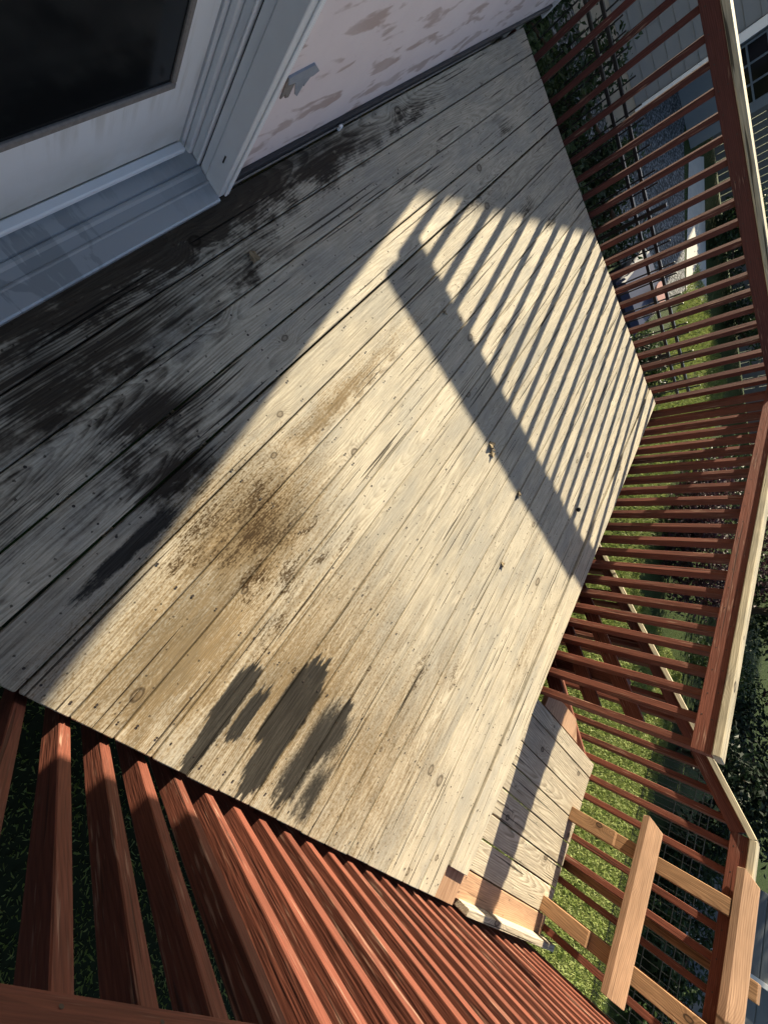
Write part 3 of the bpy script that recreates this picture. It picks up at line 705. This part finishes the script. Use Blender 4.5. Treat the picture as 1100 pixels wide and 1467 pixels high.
# low garage at the lower right
gr = thing('grey_garage', 'grey blue sided garage beyond the landing at the picture edge', 'garage', (-1.5, -13.5, G))
box('wall', -5, 1.78, -16, -12.0, G, 1.6, 'siding', gr)
for q in range(9): box('siding_board', -4.98, 1.77, -11.999, -11.984, G + 0.30 * q + 0.008, G + 0.30 * q + 0.292, 'siding', gr, c=0.004)
box('roof', -5.2, 2.0, -16.2, -11.8, 1.61, 1.8, 'roof', gr)
box('downspout', 0.44, 0.52, -11.98, -11.90, G, 1.55, 'trimlight', gr, grain='z')

# wire fence across the lawn
wf = thing('wire_fence', 'black welded wire fence across the shaded lawn below the landing', 'fence', (-0.3, -8.6, G))
for i in range(46):
    x = -2.0 + i * 0.1
    stick('wire', (x, -8.6, G), (x, -8.6, -0.28), 0.008, 0.008, 'black', wf, up=(1, 0, 0), c=0.001)
for z in (G + 0.06, G + 0.5, G + 0.72, G + 0.82, -0.28): stick('wire', (-2.0, -8.592, z), (2.5, -8.592, z), 0.008, 0.008, 'black', wf, c=0.001)
for x in (-2.0, 0.25, 2.5): stick('fence_post', (x, -8.625, G), (x, -8.625, -0.22), 0.03, 0.03, 'black', wf, up=(1, 0, 0))

# navy bin with pale clay saucer by the metal fence
bn = thing('storage_bin', 'navy plastic bin with sloped lid behind the metal fence', 'bin', (5.95, -2.25, G))
V = [(-0.30, -0.27, 0), (0.30, -0.27, 0), (0.30, 0.27, 0), (-0.30, 0.27, 0), (-0.36, -0.33, 0.62), (0.36, -0.33, 0.72), (0.36, 0.33, 0.72), (-0.36, 0.33, 0.62)]
mesh_obj('body', V, [[3, 2, 1, 0], [4, 5, 6, 7], [0, 1, 5, 4], [1, 2, 6, 5], [2, 3, 7, 6], [3, 0, 4, 7]], 'navy', parent=bn)
V = [(-0.40, -0.37, 0.625), (0.40, -0.37, 0.735), (0.40, 0.37, 0.735), (-0.40, 0.37, 0.625), (-0.34, -0.31, 0.70), (0.36, -0.31, 0.80), (0.36, 0.31, 0.80), (-0.34, 0.31, 0.70)]
mesh_obj('lid', V, [[3, 2, 1, 0], [4, 5, 6, 7], [0, 1, 5, 4], [1, 2, 6, 5], [2, 3, 7, 6], [3, 0, 4, 7]], 'navy', parent=bn)
bm = bmesh.new(); bmesh.ops.create_cone(bm, cap_ends=True, segments=20, radius1=0.09, radius2=0.13, depth=0.05)
me = bpy.data.meshes.new('clay_saucer'); bm.to_mesh(me); bm.free(); me.materials.append(M['pot'])
po = bpy.data.objects.new('clay_saucer', me); COL.objects.link(po); po.location = (6.14, -2.42, G + 0.825); po.rotation_euler = (0, -0.14, 0)
tag(po, 'pinkish clay saucer lying on the navy bin', 'saucer')

# ------------------------------------------------------------------ vegetation
def leaves(V, F, c, rad, n, size, rnd, flat=1.0, shell=0.35, long=1.6):
    for _ in range(n):
        while True:
            d = Vector((rnd.gauss(0, 1), rnd.gauss(0, 1), rnd.gauss(0, 1)))
            if d.length > 1e-3: break
        d.normalize(); t = (shell + (1 - shell) * rnd.random()) * (1 + 0.12 * rnd.gauss(0, 1))
        p = Vector(c) + Vector((d.x * rad[0], d.y * rad[1], d.z * rad[2])) * t
        a = Vector((rnd.gauss(0, 1), rnd.gauss(0, 1), rnd.gauss(0, 0.6))).normalized()
        b = a.cross(Vector((rnd.gauss(0, 1), rnd.gauss(0, 1), rnd.gauss(0, 1)))).normalized()
        s = size * rnd.uniform(0.6, 1.3); k = len(V)
        nrm = a.cross(b) * s * 0.2
        V += [p - a * s * long / 2, p + b * s * 0.4 + nrm, p + a * s * long / 2, p - b * s * 0.4 + nrm]
        F += [[k, k + 1, k + 2], [k, k + 2, k + 3]]

def tube(V, F, p0, p1, r0, r1, k=7):
    p0, p1 = Vector(p0), Vector(p1); ex = (p1 - p0).normalized()
    a = ex.orthogonal().normalized(); b = ex.cross(a); s = len(V)
    for p, r in ((p0, r0), (p1, r1)):
        for q in range(k): V.append(p + (a * math.cos(q * 6.2832 / k) + b * math.sin(q * 6.2832 / k)) * r)
    for q in range(k): F.append([s + q, s + (q + 1) % k, s + k + (q + 1) % k, s + k + q])

def bush(name, label, cat, loc, clumps, n, size, mat, seed, trunk=None, group=None):
    rnd = random.Random(seed)
    t = thing(name, label, cat, loc, group)
    V, F = [], []
    for c, rad in clumps: leaves(V, F, c, rad, int(n * (rad[0] * rad[1] + rad[0] * rad[2])), size, rnd)
    mesh_obj('crown', V, F, mat, parent=t)
    V, F = [], []
    top = trunk or 0.6
    tube(V, F, (0, 0, -0.05), (0, 0, top), 0.03 + 0.035 * top, 0.02 + 0.02 * top)
    for c, rad in clumps: tube(V, F, (0, 0, top * rnd.uniform(0.4, 0.95)), c, 0.02 + 0.012 * top, 0.008)
    mesh_obj('trunk', V, F, 'bark', parent=t)
    return t
def clumps_in(rnd, k, R_, zc, rad):
    out = []
    for _ in range(k):
        a = rnd.uniform(0, 6.283); r = R_ * math.sqrt(rnd.random())
        s = rnd.uniform(0.7, 1.25)
        out.append(((r * math.cos(a), r * math.sin(a), zc[0] + (zc[1] - zc[0]) * rnd.random()), (rad * s, rad * s, rad * s * 0.8)))
    return out
rq = random.Random(11)
for x, y, R_, hz, lab in ((4.75, 0.35, 0.55, 0.75, 'dark leafy shrub in shade below the end railing next to the house'), (4.85, -0.75, 0.55, 0.7, 'dark leafy shrub under the middle of the end railing'),
                          (4.75, -3.05, 0.45, 0.5, 'low dark shrub under the end railing near the deck corner'), (6.4, 0.9, 0.7, 0.8, 'dark hedge shrub behind the metal fence nearest the house'),
                          (6.45, -0.25, 0.7, 0.75, 'dark hedge shrub behind the middle of the metal fence'), (6.35, -1.25, 0.6, 0.7, 'dark hedge shrub behind the metal fence just before the navy bin'),
                          (6.5, -3.5, 0.5, 0.5, 'dark hedge shrub behind the far end of the metal fence')):
    bush('shrub', lab, 'shrub', (x, y, G), clumps_in(rq, 10, R_, (0.15, hz), 0.32), 1100, 0.045, 'leaf', int(x * 100 + y * 10))
for x, lab in ((-2.6, 'low dark hedge shrub before the garage, left one seen from the deck'), (-1.2, 'low dark hedge shrub before the garage downspout'), (0.2, 'low dark hedge shrub before the garage corner'), (1.7, 'low dark hedge shrub next to the conifer')):
    bush('hedge_shrub', lab, 'shrub', (x, -10.6, G), clumps_in(rq, 12, 0.75, (0.15, 0.75), 0.42), 700, 0.06, 'leaf', int(900 + x * 10))
for x, y, mt_, lab in ((4.4, -9.4, 'leaf', 'dark green shrub under the plum tree, nearest the conifer'), (5.2, -7.0, 'purple', 'purple leaved shrub in front of the plum tree trunk'),
                     (6.2, -6.6, 'purple', 'purple leaved shrub right of the plum tree, seen above the front railing'), (7.4, -7.0, 'leaf', 'dark shrub at the far end of the plum shrubs towards the gravel')):
    bush('shrub', lab, 'shrub', (x, y, G), clumps_in(rq, 12, 0.7, (0.15, 0.9), 0.40), 900, 0.05, mt_, int(x * 77))
bush('plum_tree', 'purple leaved plum tree in deep shade beyond the front railing', 'tree', (6.6, -10.2, G), clumps_in(rq, 26, 2.0, (0.5, 3.6), 0.75), 600, 0.07, 'purple', 4, trunk=2.0)
bush('conifer_shrub', 'dark green conifer shrub behind the corner of the landing railing', 'shrub', (3.0, -10.0, G), clumps_in(rq, 18, 1.0, (0.2, 2.2), 0.5), 800, 0.07, 'needle', 5, trunk=1.5)
bush('tree', 'large dark green tree behind the plum tree', 'tree', (11.5, -11.6, G), clumps_in(rq, 28, 2.6, (0.6, 5.0), 0.95), 420, 0.09, 'leaf', 6, trunk=2.6)
bush('tree', 'dark green tree shading the lawn past the plum tree towards the board fence', 'tree', (9.6, -13.5, G), clumps_in(rq, 22, 2.4, (0.6, 4.6), 0.95), 350, 0.09, 'leaf', 8, trunk=2.4)
bush('hedge_shrub', 'green hedge shrub in front of the board fence end', 'shrub', (12.6, -6.6, G), clumps_in(rq, 12, 0.9, (0.15, 0.8), 0.4), 900, 0.06, 'leaf', 7)
bush('hedge_shrub', 'green hedge shrub nearest the concrete path', 'shrub', (13.4, -4.7, G), clumps_in(rq, 12, 0.8, (0.15, 0.8), 0.4), 900, 0.06, 'leaf', 9)

# lawn blades where the lawn is seen between the railings
rg = random.Random(21)
V, F = [], []
def blades(x0, x1, y0, y1, n, h):
    for _ in range(n):
        x, y = rg.uniform(x0, x1), rg.uniform(y0, y1); a = rg.uniform(0, 6.283); hh = h * rg.uniform(0.5, 1.3); w = 0.0045 * rg.uniform(0.7, 1.5)
        lean = rg.uniform(0.2, 1.1) * hh; b = rg.uniform(0, 6.283)
        k = len(V)
        V.extend([(x - w * math.cos(a), y - w * math.sin(a), G), (x + w * math.cos(a), y + w * math.sin(a), G), (x + lean * 0.5 * math.cos(b) + w * 0.7 * math.cos(a), y + lean * 0.5 * math.sin(b) + w * 0.7 * math.sin(a), G + hh * 0.65),
                  (x + lean * math.cos(b), y + lean * math.sin(b), G + hh * 0.9)])
        F.extend([[k, k + 1, k + 2], [k, k + 2, k + 3]])
blades(-1.2, 4.2, -9.2, -3.6, 120000, 0.065)
blades(0.9, 4.8, -4.2, -2.5, 16000, 0.06)
blades(4.2, 7.8, -6.2, -2.6, 26000, 0.06)
blades(-2.4, -0.5, -3.2, 0.3, 16000, 0.030)
blades(7.6, 11.5, -7.4, -4.2, 22000, 0.07)
gobj = mesh_obj('grass', V, F, 'grass'); tag(gobj, 'short green lawn grass around the deck', 'grass', kind='stuff')
